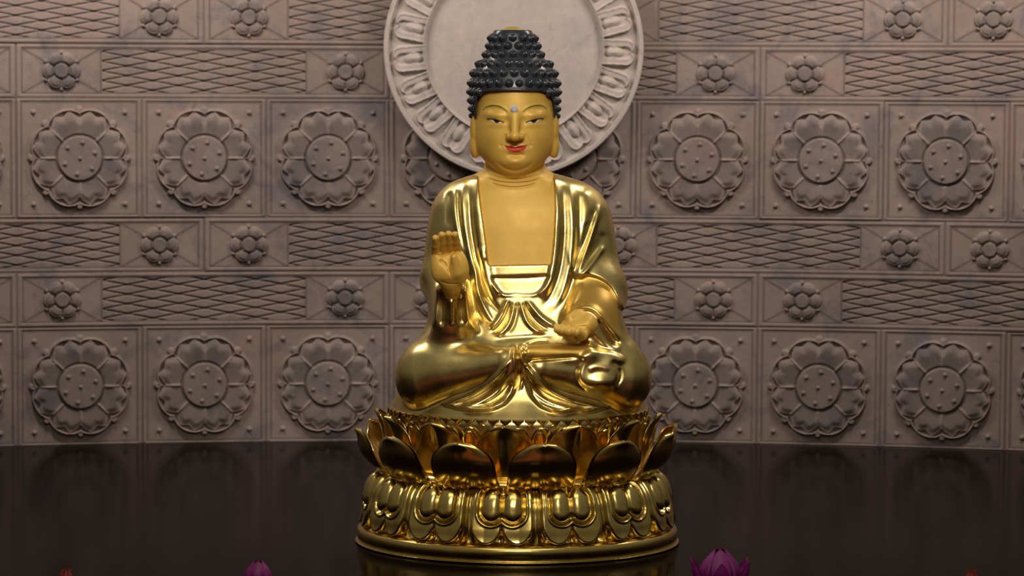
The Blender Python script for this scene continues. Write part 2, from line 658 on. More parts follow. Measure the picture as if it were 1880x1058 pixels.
# ================================================================== SETTING
# ---- back wall: carved clay tiles on a gently concave wall
U = 0.001281            # metres on the wall for one unit of tile drawing
YW, RW = 1.63, 4.4
UH = 0.001268
def axis(lim0, lim1, fine0, fine1, s, S):
    return np.concatenate([np.arange(lim0, fine0, S), np.arange(fine0, fine1, s), np.arange(fine1, lim1 + S, S)])
uu = axis(-1500, 1500, -990, 990, 1.3, 4.0)
vv = axis(-6, 1250, -6, 830, 1.3, 8.0)
gu, gv = np.meshgrid(uu, vv, indexing='ij')
tv = gv + gu * -0.001 + 3.0        # tile drawing height above the foot of the first row

def big_tile(x, y):
    """x,y from tile centre, half size 114 x 108.5"""
    h = np.zeros(x.shape)
    g = np.zeros(x.shape)
    edge = np.minimum(114 - np.abs(x), 108.5 - np.abs(y))
    h -= 3.6 * np.exp(-(edge / 1.7) ** 2)
    fr = np.minimum(104.5 - np.abs(x), 101.5 - np.abs(y))
    h -= 4.0 * np.exp(-(fr / 1.7) ** 2) + 1.6 * smst(fr / 3)
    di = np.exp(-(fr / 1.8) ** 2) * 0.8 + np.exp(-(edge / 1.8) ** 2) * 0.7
    for sx_ in (-1, 1):
        for sy_ in (-1, 1):
            d = np.hypot(x - sx_ * 83, y - sy_ * 83)
            h += 4.5 * smst((5.5 - d) / 4)
    r = np.hypot(x, y)
    a = np.arctan2(y, x)
    ph = (a / (math.pi / 4)) % 1.0 - 0.5          # 0 mid petal
    lob = np.abs(np.cos(ph * math.pi))
    Rout = 82 + 10.5 * lob ** 0.6
    inside = smst((Rout - r) / 2.5)
    body = 7.0 * inside
    rim = 1.8 * np.exp(-((Rout - 3 - r) / 3.0) ** 2)
    heart = Rout - 8.5 - 5 * np.exp(-(ph / 0.10) ** 2) - 5 * (np.abs(ph) * 2) ** 4 + 2.5 * np.exp(-((np.abs(ph) - 0.22) / 0.1) ** 2)
    groove = -5.0 * smst((Rout - 2.5 - r) / 3.5) * smst((r - heart) / 2.5)
    petal = 3.6 * smst((heart - r) / 15) * (0.35 + 0.65 * smst((r - 42) / 30)) 
    sep = 3.0 * np.exp(-(((0.5 - np.abs(ph)) * r * math.pi / 4) / 1.7) ** 2)
    sep = sep * smst((80 - r) / 6) * smst((r - 42) / 3)
    disc = 5.0 * smst((41 - r) / 2.2) - 2.5 * np.exp(-((r - 42.5) / 1.8) ** 2)
    seam = -0.9 * np.exp(-(x / 1.2) ** 2) * (r < 39)
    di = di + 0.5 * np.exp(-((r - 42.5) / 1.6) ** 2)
    hh = body + (rim + groove + petal + sep) * (r > 40) + disc + seam
    for q in range(6):
        t = math.radians(80 + 60 * q)
        hh += 3.5 * smst((4.6 - np.hypot(x - 29 * math.cos(t), y - 29 * math.sin(t))) / 3)
    hh += 3.5 * smst((4.0 - r) / 3)
    h += hh
    g += 1.0 * smst((heart - 2 - r) / 8) * (r > 40) * smst(((0.5 - np.abs(ph)) * r * math.pi / 4 - 1.5) / 5) + 0.5 * (r <= 40)
    for q in range(8):       # small leaf tips between the petals
        t = q * math.pi / 4
        d = np.hypot(x - 86.5 * math.cos(t), y - 86.5 * math.sin(t))
        h = np.maximum(h, 7.0 * smst((8.5 - d) / 4.5) - 1.6)
    return h, g, di

def long_tile(x, y):
    """x,y from a joint centre, x in +-342, half height 49"""
    h = np.zeros(x.shape)
    g = np.zeros(x.shape)
    ax_ = np.abs(x)
    h -= 3.4 * np.exp(-(ax_ / 1.7) ** 2)
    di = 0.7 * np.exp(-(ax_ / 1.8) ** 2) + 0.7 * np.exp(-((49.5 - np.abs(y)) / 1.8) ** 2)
    h -= 3.0 * np.exp(-((49.5 - np.abs(y)) / 1.8) ** 2)
    inner = np.minimum(np.minimum(ax_ - 11, 1e3), 40 - np.abs(y))
    h -= 3.8 * np.exp(-(inner / 1.6) ** 2) * (ax_ > 8) + 1.4 * smst(inner / 3)
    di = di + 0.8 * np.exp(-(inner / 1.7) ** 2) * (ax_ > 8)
    bx = ax_ - 82
    r = np.hypot(bx, y)
    h -= 3.6 * np.exp(-((ax_ - 154) / 1.6) ** 2) * (np.abs(y) < 40)
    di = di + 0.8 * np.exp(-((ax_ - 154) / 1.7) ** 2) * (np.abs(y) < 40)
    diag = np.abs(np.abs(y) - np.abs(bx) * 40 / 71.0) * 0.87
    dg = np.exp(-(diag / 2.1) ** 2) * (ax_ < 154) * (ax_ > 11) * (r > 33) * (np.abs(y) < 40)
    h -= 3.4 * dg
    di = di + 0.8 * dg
    a = np.arctan2(bx, y)
    ph = (a / (math.pi / 3)) % 1.0 - 0.5
    lob = np.abs(np.cos(ph * math.pi))
    Rout = 28.5 + 7.0 * lob ** 0.7
    hh = 5.0 * smst((Rout - r) / 2.2)
    hh += 2.8 * smst((Rout - 3 - r) / 6) * smst((r - 14) / 5) * (1 - (2 * np.abs(ph)) ** 2)
    hh -= 2.5 * np.exp(-(((0.5 - np.abs(ph)) * r) / 1.6) ** 2) * (r > 14) * (r < 30)
    hh += 2.5 * smst((13.5 - r) / 2) - 2.0 * np.exp(-((r - 15) / 1.5) ** 2)
    h += hh
    g += 0.8 * smst((Rout - 3 - r) / 4)
    for q in range(6):
        t = q * math.pi / 3
        d = np.hypot(bx - 33 * math.sin(t), y - 33 * math.cos(t))
        h = np.maximum(h, 4.5 * smst((4.8 - d) / 3.5) - 1.4)
    lat = (ax_ > 156) & (np.abs(y) < 39)
    s1 = (342 - ax_) / 94.0 + y / 17.5
    s2 = (342 - ax_) / 94.0 - y / 17.5
    for q in (s1, s2):
        dd = np.abs((q + 0.5) % 1 - 0.5) * 17.3
        h -= 2.4 * np.exp(-(dd / 1.25) ** 2) * lat
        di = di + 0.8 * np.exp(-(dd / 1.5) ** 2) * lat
    return h, g, di

hm = np.zeros(gu.shape)
gm = np.zeros(gu.shape)
dm = np.zeros(gu.shape)
per = tv % 414.0
def wrap(x, p):
    return (x + p / 2) % p - p / 2
m = per < 217
hb, gb, db_ = big_tile(wrap(gu[m] - 114, 228), per[m] - 108.5)
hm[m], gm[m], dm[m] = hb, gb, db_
m = (per >= 217) & (per < 315.5)
hb, gb, db_ = long_tile(wrap(gu[m] - 456, 684), per[m] - 266)
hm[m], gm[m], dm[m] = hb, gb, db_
m = per >= 315.5
hb, gb, db_ = long_tile(wrap(gu[m] - 114, 684), per[m] - 364.5)
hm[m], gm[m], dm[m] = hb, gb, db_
rng = np.random.default_rng(3)
# slight unevenness from tile to tile
band_ = np.where(per < 217, 0, np.where(per < 315.5, 1, 2))
col_ = np.where(band_ == 0, np.floor(gu / 228), np.where(band_ == 1, np.floor((gu - 456) / 684), np.floor((gu - 114) / 684))).astype(int)
tile_id = (col_ * 7 + band_ * 17 + np.floor(tv / 414).astype(int) * 13) % 50
hm += rng.uniform(-1.0, 1.0, 50)[tile_id]
ang = gu * UH / RW
rr = RW - hm * U * 1.2
WX = rr * np.sin(ang)
WY = (YW - RW) + rr * np.cos(ang)
WZ = gv * U
V = np.stack([WX, WY, WZ], -1).reshape(-1, 3)
me = mesh_from('wall_back', V, grid_faces(len(uu), len(vv)))
at = me.attributes.new('glaze', 'FLOAT', 'POINT')
at.data.foreach_set('value', gm.astype(np.float32).ravel())
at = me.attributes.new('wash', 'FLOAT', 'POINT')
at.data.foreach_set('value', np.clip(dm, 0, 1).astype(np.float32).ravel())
wall = link('wall_back', me, None, [M_CLAY])
tag(wall, 'curved back wall of aged clay tiles carved with lotus rosettes and lattice', 'wall', None, 'structure')
del gu, gv, tv, hm, gm, V, WX, WY, WZ

# ---- room floor under the table
V = np.array([[-4, -12, -0.9], [4, -12, -0.9], [4, 2.2, -0.9], [-4, 2.2, -0.9]])
fl = link('floor', mesh_from('floor', V, np.array([[0, 1, 2, 3]]), False), None, [M_FLOOR])
tag(fl, kind='structure')

# ---- lacquered altar table
def box(x0, x1, y0, y1, z0, z1):
    V = np.array([[x, y, z] for x in (x0, x1) for y in (y0, y1) for z in (z0, z1)], float)
    F = np.array([[0, 1, 3, 2], [4, 6, 7, 5], [0, 4, 5, 1], [2, 3, 7, 6], [0, 2, 6, 4], [1, 5, 7, 3]])
    return V, F

def bevel(o, wdt, seg=2):
    b = o.modifiers.new('bevel', 'BEVEL')
    b.width = wdt
    b.segments = seg
    return o

table = empty('altar_table', (0, 0, -0.9))
tag(table, 'dark brown lacquered altar table with a mirror-like top under the statue', 'table')
# table top follows the curved wall
xs = np.linspace(-1.75, 1.75, 61)
yb = (YW - RW) + np.sqrt((RW - 0.004) ** 2 - xs ** 2)
Vt = np.concatenate([np.stack([xs, np.full(61, -0.80), np.full(61, 0.9)], -1), np.stack([xs, yb, np.full(61, 0.9)], -1),
                     np.stack([xs, np.full(61, -0.80), np.full(61, 0.84)], -1), np.stack([xs, yb, np.full(61, 0.84)], -1)])
i = np.arange(60)
Ft = np.concatenate([np.stack([i, i + 1, i + 62, i + 61], -1), np.stack([i + 122, i + 183, i + 184, i + 123], -1),
                     np.stack([i, i + 122, i + 123, i + 1], -1), np.stack([i + 61, i + 62, i + 184, i + 183], -1),
                     np.array([[0, 61, 183, 122], [60, 182, 243, 121]])])
link('table_top', mesh_from('table_top', Vt, Ft, False), table, [M_TABLE])
v, f = box(-1.6, 1.6, -0.74, -0.71, 0.66, 0.84)
link('apron', mesh_from('apron', v, f, False), table, [M_TABLE])
for x_ in (-1.6, 1.6):
    for y_ in (-0.72, 0.9):
        v, f = box(x_ - 0.05, x_ + 0.05, y_ - 0.05, y_ + 0.05, 0, 0.84)
        bevel(link('leg', mesh_from('leg', v, f, False), table, [M_TABLE]), 0.006)

# ---- round clay medallion on the wall (halo behind the head)
MC = P(943, 88, YW - 0.05)
MS = (YW - 0.05 + 5.8) / FPX
med = []
na = 720
rs = np.concatenate([np.arange(0, 150, 6.0), np.arange(150, 238.5, 1.0)])
th = np.linspace(0, 2 * math.pi, na + 1)[:-1]
R_, T_ = np.meshgrid(rs, th, indexing='ij')
sec = 2 * math.pi / 21
q = ((T_ + math.pi / 2 + math.radians(-2.0)) / sec + 0.5) % 1.0 - 0.5
ta = q * sec * R_                         # arc distance from petal axis
h = np.full(R_.shape, 0.0)
h += 5.5 * smst((R_ - 159) / 2.5) - 2.0 * smst((R_ - 163) / 3)
ring = (R_ > 163) & (R_ < 228)
h -= 4.0 * smst((R_ - 164) / 3) * smst((229 - R_) / 3)
# scalloped petals: arch outline with two lobes at the tip, egg boss inside
dl = np.minimum(np.hypot(ta - 10.5, np.maximum(R_ - 208, 0) + np.minimum(R_ - 168, 0) * 0), np.hypot(ta + 10.5, np.maximum(R_ - 208, 0)))
lobe = 14.5 - dl
h += ring * (6.5 * smst(lobe / 3.0))
inn = 11.5 - np.hypot(ta, np.maximum(R_ - 204, 0) * 0.8)
h -= ring * (4.5 * smst((inn) / 3.0)) * smst((R_ - 164) / 3)
egg = 1 - np.hypot(ta / 11.0, (R_ - 184) / 18.0)
h += ring * 8.0 * np.sqrt(np.clip(egg, 0, 1))
h += ring * 2.5 * np.exp(-((lobe - 2.5) / 1.6) ** 2)
h += 5.0 * smst((R_ - 227) / 2.5) * smst((238.5 - R_) / 3 + 0.3)
Xm = R_ * np.cos(T_) * MS
Zm = R_ * np.sin(T_) * MS
Ym = -h * MS * 1.1
V = np.stack([Xm, Ym, Zm], -1)
n0 = len(rs)
rimv = np.stack([237.9 * MS * np.cos(th), np.full(na, 0.034), 237.9 * MS * np.sin(th)], -1)
bk = np.stack([10 * MS * np.cos(th), np.full(na, 0.034), 10 * MS * np.sin(th)], -1)
V = np.concatenate([V.reshape(-1, 3), rimv, bk])
i = np.arange(n0 + 1)[:, None]
j = np.arange(na)[None, :]
j2 = (j + 1) % na
F = np.stack([i * na + j, (i + 1) * na + j, (i + 1) * na + j2, i * na + j2], -1).reshape(-1, 4)
mo = link('wall_medallion', mesh_from('wall_medallion', V, F), None, [M_STONE])
mo.location = MC
tag(mo, 'large round cream clay medallion with a petal rim on the wall behind the head', 'medallion')

# ================================================================== STATUE
statue = empty('buddha_statue', (0.012, 0, 0.001))
tag(statue, 'gilded seated Buddha statue with black curled hair on a lotus pedestal', 'statue')
SX = 0.012
def spart(name, V, F, mats, parent=None, normals=None, smooth=True):
    """statue parts are modelled in world space, then stored relative to the statue's base"""
    V = np.asarray(V, float) - np.array([SX, 0, 0])
    me = mesh_from(name, V, F, smooth, normals)
    return link(name, me, parent or statue, mats)

# ---- relief of the robe (picture coordinates)
RB = Relief(690, 300, 1240, 800)
chest = [(881, 316), (882, 345), (886, 385), (891, 420), (895, 450), (899, 486), (1009, 484), (1012, 460), (1015, 430), (1017, 385), (1015, 345), (1012, 316)]
ushape = [(896, 480), (899, 500), (905, 521), (913, 533), (923, 541), (940, 544), (958, 545), (975, 544), (990, 538), (1000, 527), (1006, 511), (1010, 480)]
# lapels
RB.step([(880, 322), (886, 385), (894, 446), (899, 486), (906, 521), (922, 542)], 0.003, 1.0, 16, side=1, taper=0.03)
RB.step([(1012, 322), (1017, 385), (1015, 446), (1010, 486), (1004, 520), (985, 543)], 0.003, 1.0, 16, side=-1, taper=0.03)
for pts, hh, ww in (
    ([(890, 390), (896, 440), (903, 500), (912, 530), (928, 548)], 0.0018, 3.0),
    ([(1019, 390), (1019, 440), (1013, 500), (1003, 530), (984, 548)], 0.0018, 3.0),
    ([(862, 330), (863, 370), (866, 420), (874, 470), (885, 520), (901, 556), (922, 582)], -0.0052, 4.0),
    ([(852, 328), (848, 360), (850, 400), (856, 440), (868, 490), (880, 540), (900, 580)], 0.0045, 4.5),
    ([(843, 345), (842, 380), (846, 420), (853, 460)], -0.004, 3.2),
    ([(836, 338), (834, 370), (836, 400), (844, 440), (852, 480)], 0.0038, 4.0),
    ([(826, 350), (822, 385), (822, 420)], -0.003, 4.0),
    ([(872, 335), (874, 380), (879, 430), (886, 480), (896, 525), (912, 556)], 0.003, 5.0),
    ([(1030, 332), (1033, 370), (1035, 420), (1032, 470), (1024, 510), (1010, 545), (992, 570)], -0.0052, 4.0),
    ([(1046, 332), (1049, 370), (1052, 410), (1051, 450), (1044, 500), (1032, 540), (1012, 575)], 0.0048, 4.5),
    ([(1022, 335), (1026, 385), (1026, 440), (1019, 490), (1008, 527), (990, 552)], 0.003, 5.0),
    ([(1060, 345), (1063, 390), (1062, 440), (1056, 490), (1046, 530), (1030, 570)], -0.0045, 4.5),
    ([(1075, 345), (1082, 380), (1080, 420)], 0.003, 8.0),
    ([(1102, 372), (1098, 395), (1088, 425), (1078, 455), (1067, 487), (1058, 510)], 0.0055, 3.8),
    ([(1092, 380), (1082, 420), (1070, 455), (1056, 490)], -0.0040, 5.0),
    ([(1112, 450), (1103, 462), (1090, 480), (1074, 500), (1060, 516)], 0.0055, 3.6),
    ([(1110, 425), (1102, 445), (1088, 466), (1073, 488)], -0.0024, 6.5),
    ([(1070, 518), (1060, 540), (1047, 565), (1030, 590)], 0.003, 4.0),
    # folds around the waist on the left
    ([(866, 478), (874, 500), (876, 530), (886, 560), (902, 588), (912, 598)], 0.0045, 4.0),
    ([(862, 500), (864, 540), (873, 575), (888, 600)], -0.0045, 4.5),
    ([(856, 520), (857, 550), (860, 578), (868, 600), (884, 616)], 0.0048, 4.5),
    ([(880, 470), (884, 500), (893, 535), (906, 560), (924, 580)], -0.0035, 3.2),
    ([(885, 455), (888, 480)], 0.003, 5.0),
    # knot and tie
    ([(935, 548), (928, 562), (920, 580), (908, 597), (897, 606)], 0.0052, 3.4),
    ([(940, 552), (934, 568), (926, 588), (913, 605), (899, 614)], -0.0035, 2.4),
    ([(946, 552), (942, 572), (936, 592), (925, 608), (908, 620)], 0.0050, 3.4),
    ([(950, 552), (948, 575), (943, 597), (933, 614)], -0.0030, 2.4),
    ([(955, 552), (960, 572), (968, 592), (982, 606), (1000, 614)], 0.0050, 3.4),
    ([(960, 552), (968, 570), (980, 588), (996, 602), (1012, 609)], -0.0035, 2.4),
    ([(966, 550), (978, 566), (992, 582), (1008, 594), (1024, 602)], 0.0052, 3.4),
    ([(905, 626), (940, 622), (975, 620), (1020, 616)], -0.0030, 4.0),
    # column of cloth under the raised hand
    ([(829, 548), (829, 575), (829, 600)], 0.0050, 3.2),
    ([(815, 540), (813, 570), (812, 603)], -0.0050, 4.0),
    ([(843, 540), (845, 570), (846, 600)], -0.0050, 4.0),
    ([(803, 520), (801, 550), (800, 580), (797, 604)], 0.0048, 3.2),
    ([(856, 515), (855, 545), (856, 575), (860, 606)], 0.0048, 3.2),
    # sleeve of the lowered hand
    ([(1024, 602), (1036, 588), (1050, 573), (1068, 565), (1086, 566), (1100, 576), (1112, 592), (1128, 612), (1146, 632)], 0.0062, 5.0),
    ([(1098, 586), (1108, 602), (1122, 620), (1138, 638)], -0.0045, 6.0),
    ([(1086, 600), (1100, 620), (1120, 636), (1142, 646)], 0.0035, 6.0),
    # apron: the vertical tie
    ([(941, 632), (942, 645), (946, 668), (948, 695), (942, 720)], 0.0050, 3.4),
    ([(949, 634), (950, 650), (952, 675), (953, 700), (948, 722)], -0.0045, 2.8),
    ([(957, 632), (957, 650), (959, 672), (958, 698), (952, 722)], 0.0050, 3.4),
    # fan on the left
    ([(936, 652), (922, 678), (898, 703), (862, 726), (815, 742)], 0.0060, 3.8),
    ([(937, 665), (925, 690), (902, 714), (868, 734), (826, 748)], -0.0042, 3.2),
    ([(939, 676), (928, 702), (906, 725), (874, 742), (835, 752)], 0.0048, 3.6),
    ([(940, 690), (930, 714), (910, 733), (884, 746)], -0.0032, 3.0),
    ([(945, 700), (940, 722), (925, 741), (902, 751), (868, 752), (840, 750)], 0.0045, 3.0),
    # fan on the right
    ([(963, 664), (980, 690), (1010, 716), (1052, 735), (1115, 749)], 0.0060, 3.8),
    ([(962, 678), (978, 704), (1006, 728), (1048, 744), (1090, 751)], -0.0042, 3.2),
    ([(962, 690), (974, 712), (998, 734), (1036, 748), (1070, 752)], 0.0042, 3.6),
    ([(966, 700), (976, 726), (994, 746), (1018, 755), (1036, 756), (1056, 751), (1075, 756), (1110, 753)], 0.0048, 3.0),
    # shin and the cloth over the foot
    ([(966, 664), (1000, 661), (1054, 657), (1066, 660)], -0.0055, 2.6),
    ([(967, 634), (962, 645), (963, 662)], -0.0050, 3.0),
    ([(964, 636), (985, 628), (1010, 627)], -0.0030, 3.5),
    ([(1078, 683), (1092, 676), (1108, 676), (1120, 682)], 0.0025, 4.0),
):
    up_ = np.mean([q_[1] for q_ in pts]) < 500
    RB.ridge(pts, hh * (0.75 if up_ else 1), ww * (1.25 if up_ else 1.1))
RB.fill([(1068, 656), (1073, 664), (1066, 676), (1063, 690), (1067, 704), (1080, 715), (1106, 721), (1125, 712), (1134, 694), (1132, 680), (1124, 672), (1127, 664), (1140, 668), (1145, 660), (1130, 650), (1105, 645), (1082, 646)], 0.0060, 5.0, spl=True)
RB.fill([(944, 640), (934, 660), (921, 682), (896, 706), (860, 728), (812, 744), (840, 752), (868, 755), (902, 753), (926, 742), (940, 722), (947, 700), (949, 660)], 0.0075, 3.5)
RB.fill([(955, 640), (963, 664), (982, 692), (1012, 718), (1054, 738), (1116, 750), (1080, 757), (1056, 753), (1034, 757), (1014, 756), (994, 747), (976, 727), (964, 700), (953, 660)], 0.0075, 3.5)
RB.dome(1103, 704, 26, 13, 0.008)
RB.ridge([(1064, 672), (1060, 690), (1064, 706), (1080, 719)], -0.004, 2.6)
RB.ridge([(1136, 676), (1139, 695), (1130, 712)], -0.004, 2.6)
RB.step([(1052, 512), (1075, 506), (1100, 512), (1120, 526), (1133, 547), (1146, 575)], 0.0060, 1.6, 30, side=-1, taper=0.05)
RB.fill(ushape, -0.0022, 2.0, mode='add')
RB.ridge([(905, 521), (913, 534), (926, 543), (945, 542), (965, 543), (985, 541), (998, 530), (1006, 512)], 0.0030, 2.2, taper=0.04)
RB.fill([(897, 488), (1010, 486), (1010, 506), (902, 509)], 0.0020, 1.2)
RB.ridge([(904, 512), (955, 513), (1007, 509)], -0.0022, 1.2, taper=0.04)
RB.fill(chest, -0.016, 1.6, mode='set')

def Zp(py, y=0.0):
    return P(940, py, y)[2]
def Xp(px):
    return P(px, 600, 0)[0]

TORSO = [(Zp(py), Xp(l), Xp(r), yf, yb_) for py, l, r, yf, yb_ in (
    (316, 896, 996, -0.020, 0.060), (322, 868, 1026, -0.036, 0.068), (328, 845, 1052, -0.046, 0.076), (338, 826, 1075, -0.058, 0.085), (354, 811, 1093, -0.070, 0.094),
    (382, 797, 1111, -0.084, 0.103), (416, 790, 1121, -0.094, 0.110), (470, 786, 1127, -0.104, 0.114),
    (511, 783, 1130, -0.112, 0.116), (540, 784, 1131, -0.118, 0.118), (572, 785, 1131, -0.126, 0.120),
    (600, 788, 1136, -0.140, 0.124), (625, 782, 1140, -0.155, 0.130), (655, 770, 1150, -0.165, 0.140), (700, 755, 1165, -0.175, 0.160), (740, 750, 1170, -0.18, 0.17))]
SKIRT = [(Zp(py), SX - a, SX + a, yf, yb_) for py, a, yf, yb_ in (
    (640, 0.165, -0.165, 0.13), (660, 0.186, -0.172, 0.15), (690, 0.203, -0.184, 0.18), (715, 0.216, -0.200, 0.20), (738, 0.229, -0.221, 0.22),
    (752, 0.2375, -0.2365, 0.232), (768, 0.236, -0.236, 0.234), (800, 0.230, -0.230, 0.23))]

fr = Field((-0.245, -0.27, 0.205), (0.285, 0.25, 0.70), 0.0018)
fr.loft(TORSO, 2.35)
fr.loft(SKIRT, 2.1, k=0.03)
# crossed legs
fr.cone(P(790, 697, -0.116), P(930, 668, -0.190), 0.0595, 0.028, 0.008)
fr.cone(P(792, 690, -0.09), P(850, 650, 0.02), 0.058, 0.075, 0.03)
fr.cone(P(1133, 699, -0.116), P(990, 678, -0.188), 0.0585, 0.026, 0.008)
fr.cone(P(1130, 692, -0.09), P(1070, 640, 0.02), 0.058, 0.080, 0.03)
fr.cone(P(965, 650, -0.198), P(1075, 655, -0.170), 0.0155, 0.022, 0.010)     # shin of the upper leg
fr.ell(P(1101, 684, -0.162), (0.036, 0.022, 0.036), 0.012)                    # foot under its cloth
# arms
fr.cone(P(846, 402, 0.01), P(816, 505, -0.03), 0.047, 0.036, 0.03)
fr.cone(P(818, 520, -0.04), P(828, 575, -0.130), 0.036, 0.032, 0.03)
fr.cone(P(828, 532, -0.156), P(828, 600, -0.138), 0.024, 0.026, 0.012)
fr.ell(P(835, 668, -0.088), (0.080, 0.085, 0.054), 0.03)        # cloth under the wrist
fr.cone(P(828, 598, -0.138), P(828, 612, -0.130), 0.026, 0.030, 0.03)
fr.cone(P(1064, 404, 0.01), P(1094, 520, -0.03), 0.048, 0.040, 0.03)
fr.cone(P(1098, 535, -0.045), P(1080, 600, -0.115), 0.046, 0.042, 0.03)
fr.cone(P(1092, 590, -0.095), P(1125, 650, -0.110), 0.045, 0.040, 0.03)
fr.ell(P(790, 512, -0.02), (0.014, 0.030, 0.020), 0.012)                     # fold of the sleeve at the elbow
fr.displace(RB, ycut=0.02, band=0.028, soft=0.02)
fr.blur(1)
V, F, N = fr.mesh()
robe = spart('robe', V, F, [M_GOLD, M_SATIN2], None, N)
cen = V[F].mean(1)
px, py = proj(cen[:, 0], cen[:, 1], cen[:, 2])
edge = 330 + 5 * np.sin(px * 0.09) + 3 * np.sin(px * 0.31)
sat = (py < edge) | ((cen[:, 1] < 0.02) & (in_poly(px, py, [(1056, 513), (1075, 508), (1100, 514), (1120, 529), (1131, 548), (1140, 620), (1112, 592), (1098, 572), (1080, 562), (1062, 565), (1042, 580), (1030, 590)])
       | in_poly(px, py, [(965, 640), (985, 630), (1085, 632), (1085, 650), (1066, 655), (1054, 656), (1000, 660), (967, 663)])))
mi = np.where(sat, 1, 0).astype(np.int32)
if len(robe.data.polygons) == len(mi):
    robe.data.polygons.foreach_set('material_index', mi)
del fr

# ---- body: head, neck, chest
HB = Relief(850, 150, 1040, 520, 4)
# eyes and lids
for s_, ex in ((-1, 911.0), (1, 982.5)):
    m_ = lambda x: 946.5 + s_ * x
    HB.dome(m_(37), 212, 18, 7.5, 0.0044, 1.0, 0.08 * s_ * -1)
    HB.ridge([(m_(15), 214), (m_(20), 206), (m_(30), 201), (m_(42), 200), (m_(52), 204)], -0.0009, 3.5)
    HB.step([(m_(19), 226.5), (m_(27), 223.5), (m_(37), 220.5), (m_(46), 219), (m_(54), 219)], 0.0013, 1.2, 7, side=-s_, taper=0.12)
    HB.dome(m_(34), 230, 18, 5, 0.0012, 1.0, 0)
    HB.ridge([(m_(13), 212), (m_(16), 224), (m_(17), 236)], -0.0008, 7.0, taper=0.45)
    HB.ridge([(m_(15), 209), (m_(24), 200), (m_(36), 196), (m_(48), 196), (m_(58), 201)], 0.0008, 4.5)
    HB.dome(m_(42), 252, 22, 22, 0.0030)
    HB.ridge([(m_(16), 247), (m_(21), 255), (m_(27), 266)], -0.0009, 4.0)
    HB.dome(m_(27), 268, 3.0, 3.2, -0.0016)
# philtrum, lips, chin
HB.ridge([(946, 262), (946, 268)], -0.0012, 2.0, taper=0)
HB.dome(939, 270.5, 8.5, 3.2, 0.0022)
HB.dome(954, 270.5, 8.5, 3.2, 0.0022)
HB.dome(947, 277, 15, 4.0, 0.0030)
HB.ridge([(923, 268.5), (934, 272), (946, 274.0), (958, 272), (971, 268)], -0.0022, 1.2, taper=0.15)
HB.ridge([(930, 284), (947, 287), (964, 284)], -0.0022, 3.5)
HB.dome(946, 298, 17, 8, 0.0032)
HB.ridge([(912, 296), (924, 308), (945, 314), (967, 308), (980, 295)], -0.0015, 3.0)
# rings of the neck
for k_, (yy_, hw, dp) in enumerate(((331, 50, 6), (338, 57, 7.5), (346, 50, 4))):
    sgn_ = -0.0024
    HB.ridge([(944 - hw, yy_ - 14), (944 - hw * 0.6, yy_ - 4), (944, yy_), (944 + hw * 0.6, yy_ - 4), (944 + hw, yy_ - 14)], sgn_, 1.7)
HB.ridge([(889, 384), (915, 394), (945, 391), (975, 394), (1012, 384)], -0.0005, 16)

fb = Field((-0.125, -0.135, 0.455), (0.130, 0.125, 0.965), 0.0012)
def hx(c, a):
    return (P(c - a, 230, 0)[0], P(c + a, 230, 0)[0])
HEAD = []
for py, c, a, yf, yb_ in ((95, 944, 40, -0.045, 0.060), (120, 944, 56, -0.062, 0.078), (150, 944, 68, -0.076, 0.088), (170, 944.5, 72, -0.082, 0.092), (200, 945, 74, -0.0865, 0.094),
                          (225, 945, 74.5, -0.0870, 0.092), (250, 945, 74, -0.0870, 0.086), (270, 945, 71.5, -0.0875, 0.078), (285, 945, 65, -0.0880, 0.068),
                          (298, 945.5, 55.5, -0.0870, 0.056), (308, 945.5, 46, -0.0840, 0.045), (317, 945.5, 34, -0.0780, 0.035), (324, 945.5, 24, -0.068, 0.030), (329, 945.5, 10, -0.056, 0.020)):
    l, r = hx(c, a)
    HEAD.append((Zp(py, -0.04), l, r, yf, yb_))
fb.loft(HEAD, 2.25)
NECK = [(Zp(py), P(l, py)[0], P(r, py)[0], yf, yb_) for py, l, r, yf, yb_ in (
    (285, 893, 998, -0.045, 0.075), (310, 888, 1002, -0.052, 0.075), (322, 882, 1009, -0.060, 0.075), (334, 866, 1026, -0.060, 0.075), (348, 856, 1036, -0.060, 0.078), (368, 860, 1030, -0.056, 0.07))]
fb.loft(NECK, 2.1, k=0.004)
fb.loft([(z_, a_ + 0.004, b_ - 0.004, c_ + 0.004, d_ - 0.006) for z_, a_, b_, c_, d_ in TORSO if z_ > 0.45], 2.35, k=0.012)
# nose
fb.cone(P(945.5, 214, -0.0865), P(945, 251, -0.1045), 0.0052, 0.0080, 0.013)
fb.ell(P(945, 253.5, -0.1035), (0.0090, 0.0085, 0.0066), 0.004)
for sx_ in (-1, 1):
    fb.ell(P(945.5 + sx_ * 11.2, 252.5, -0.0945), (0.0053, 0.0085, 0.0055), 0.006)
# ears
for sx_, ex in ((-1, 872.5), (1, 1017.0)):
    fb.ell(P(ex + sx_ * 0.0, 238, 0.0), (0.0095, 0.020, 0.040), 0.006)
    fb.ell(P(ex - sx_ * 0.0, 272, -0.006), (0.0098, 0.014, 0.0195), 0.006)
fb.displace(HB, ycut=-0.01, band=0.016, soft=0.02)
for sx_, ex in ((-1, 872.5), (1, 1017.0)):
    fb.cone(P(ex + sx_ * 3, 222, -0.024), P(ex + sx_ * 1, 268, -0.026), 0.004, 0.0035, 0.003, op='s', m=0.01)
fb.blur(1)
bV, bF, bN = fb.mesh()
del fb

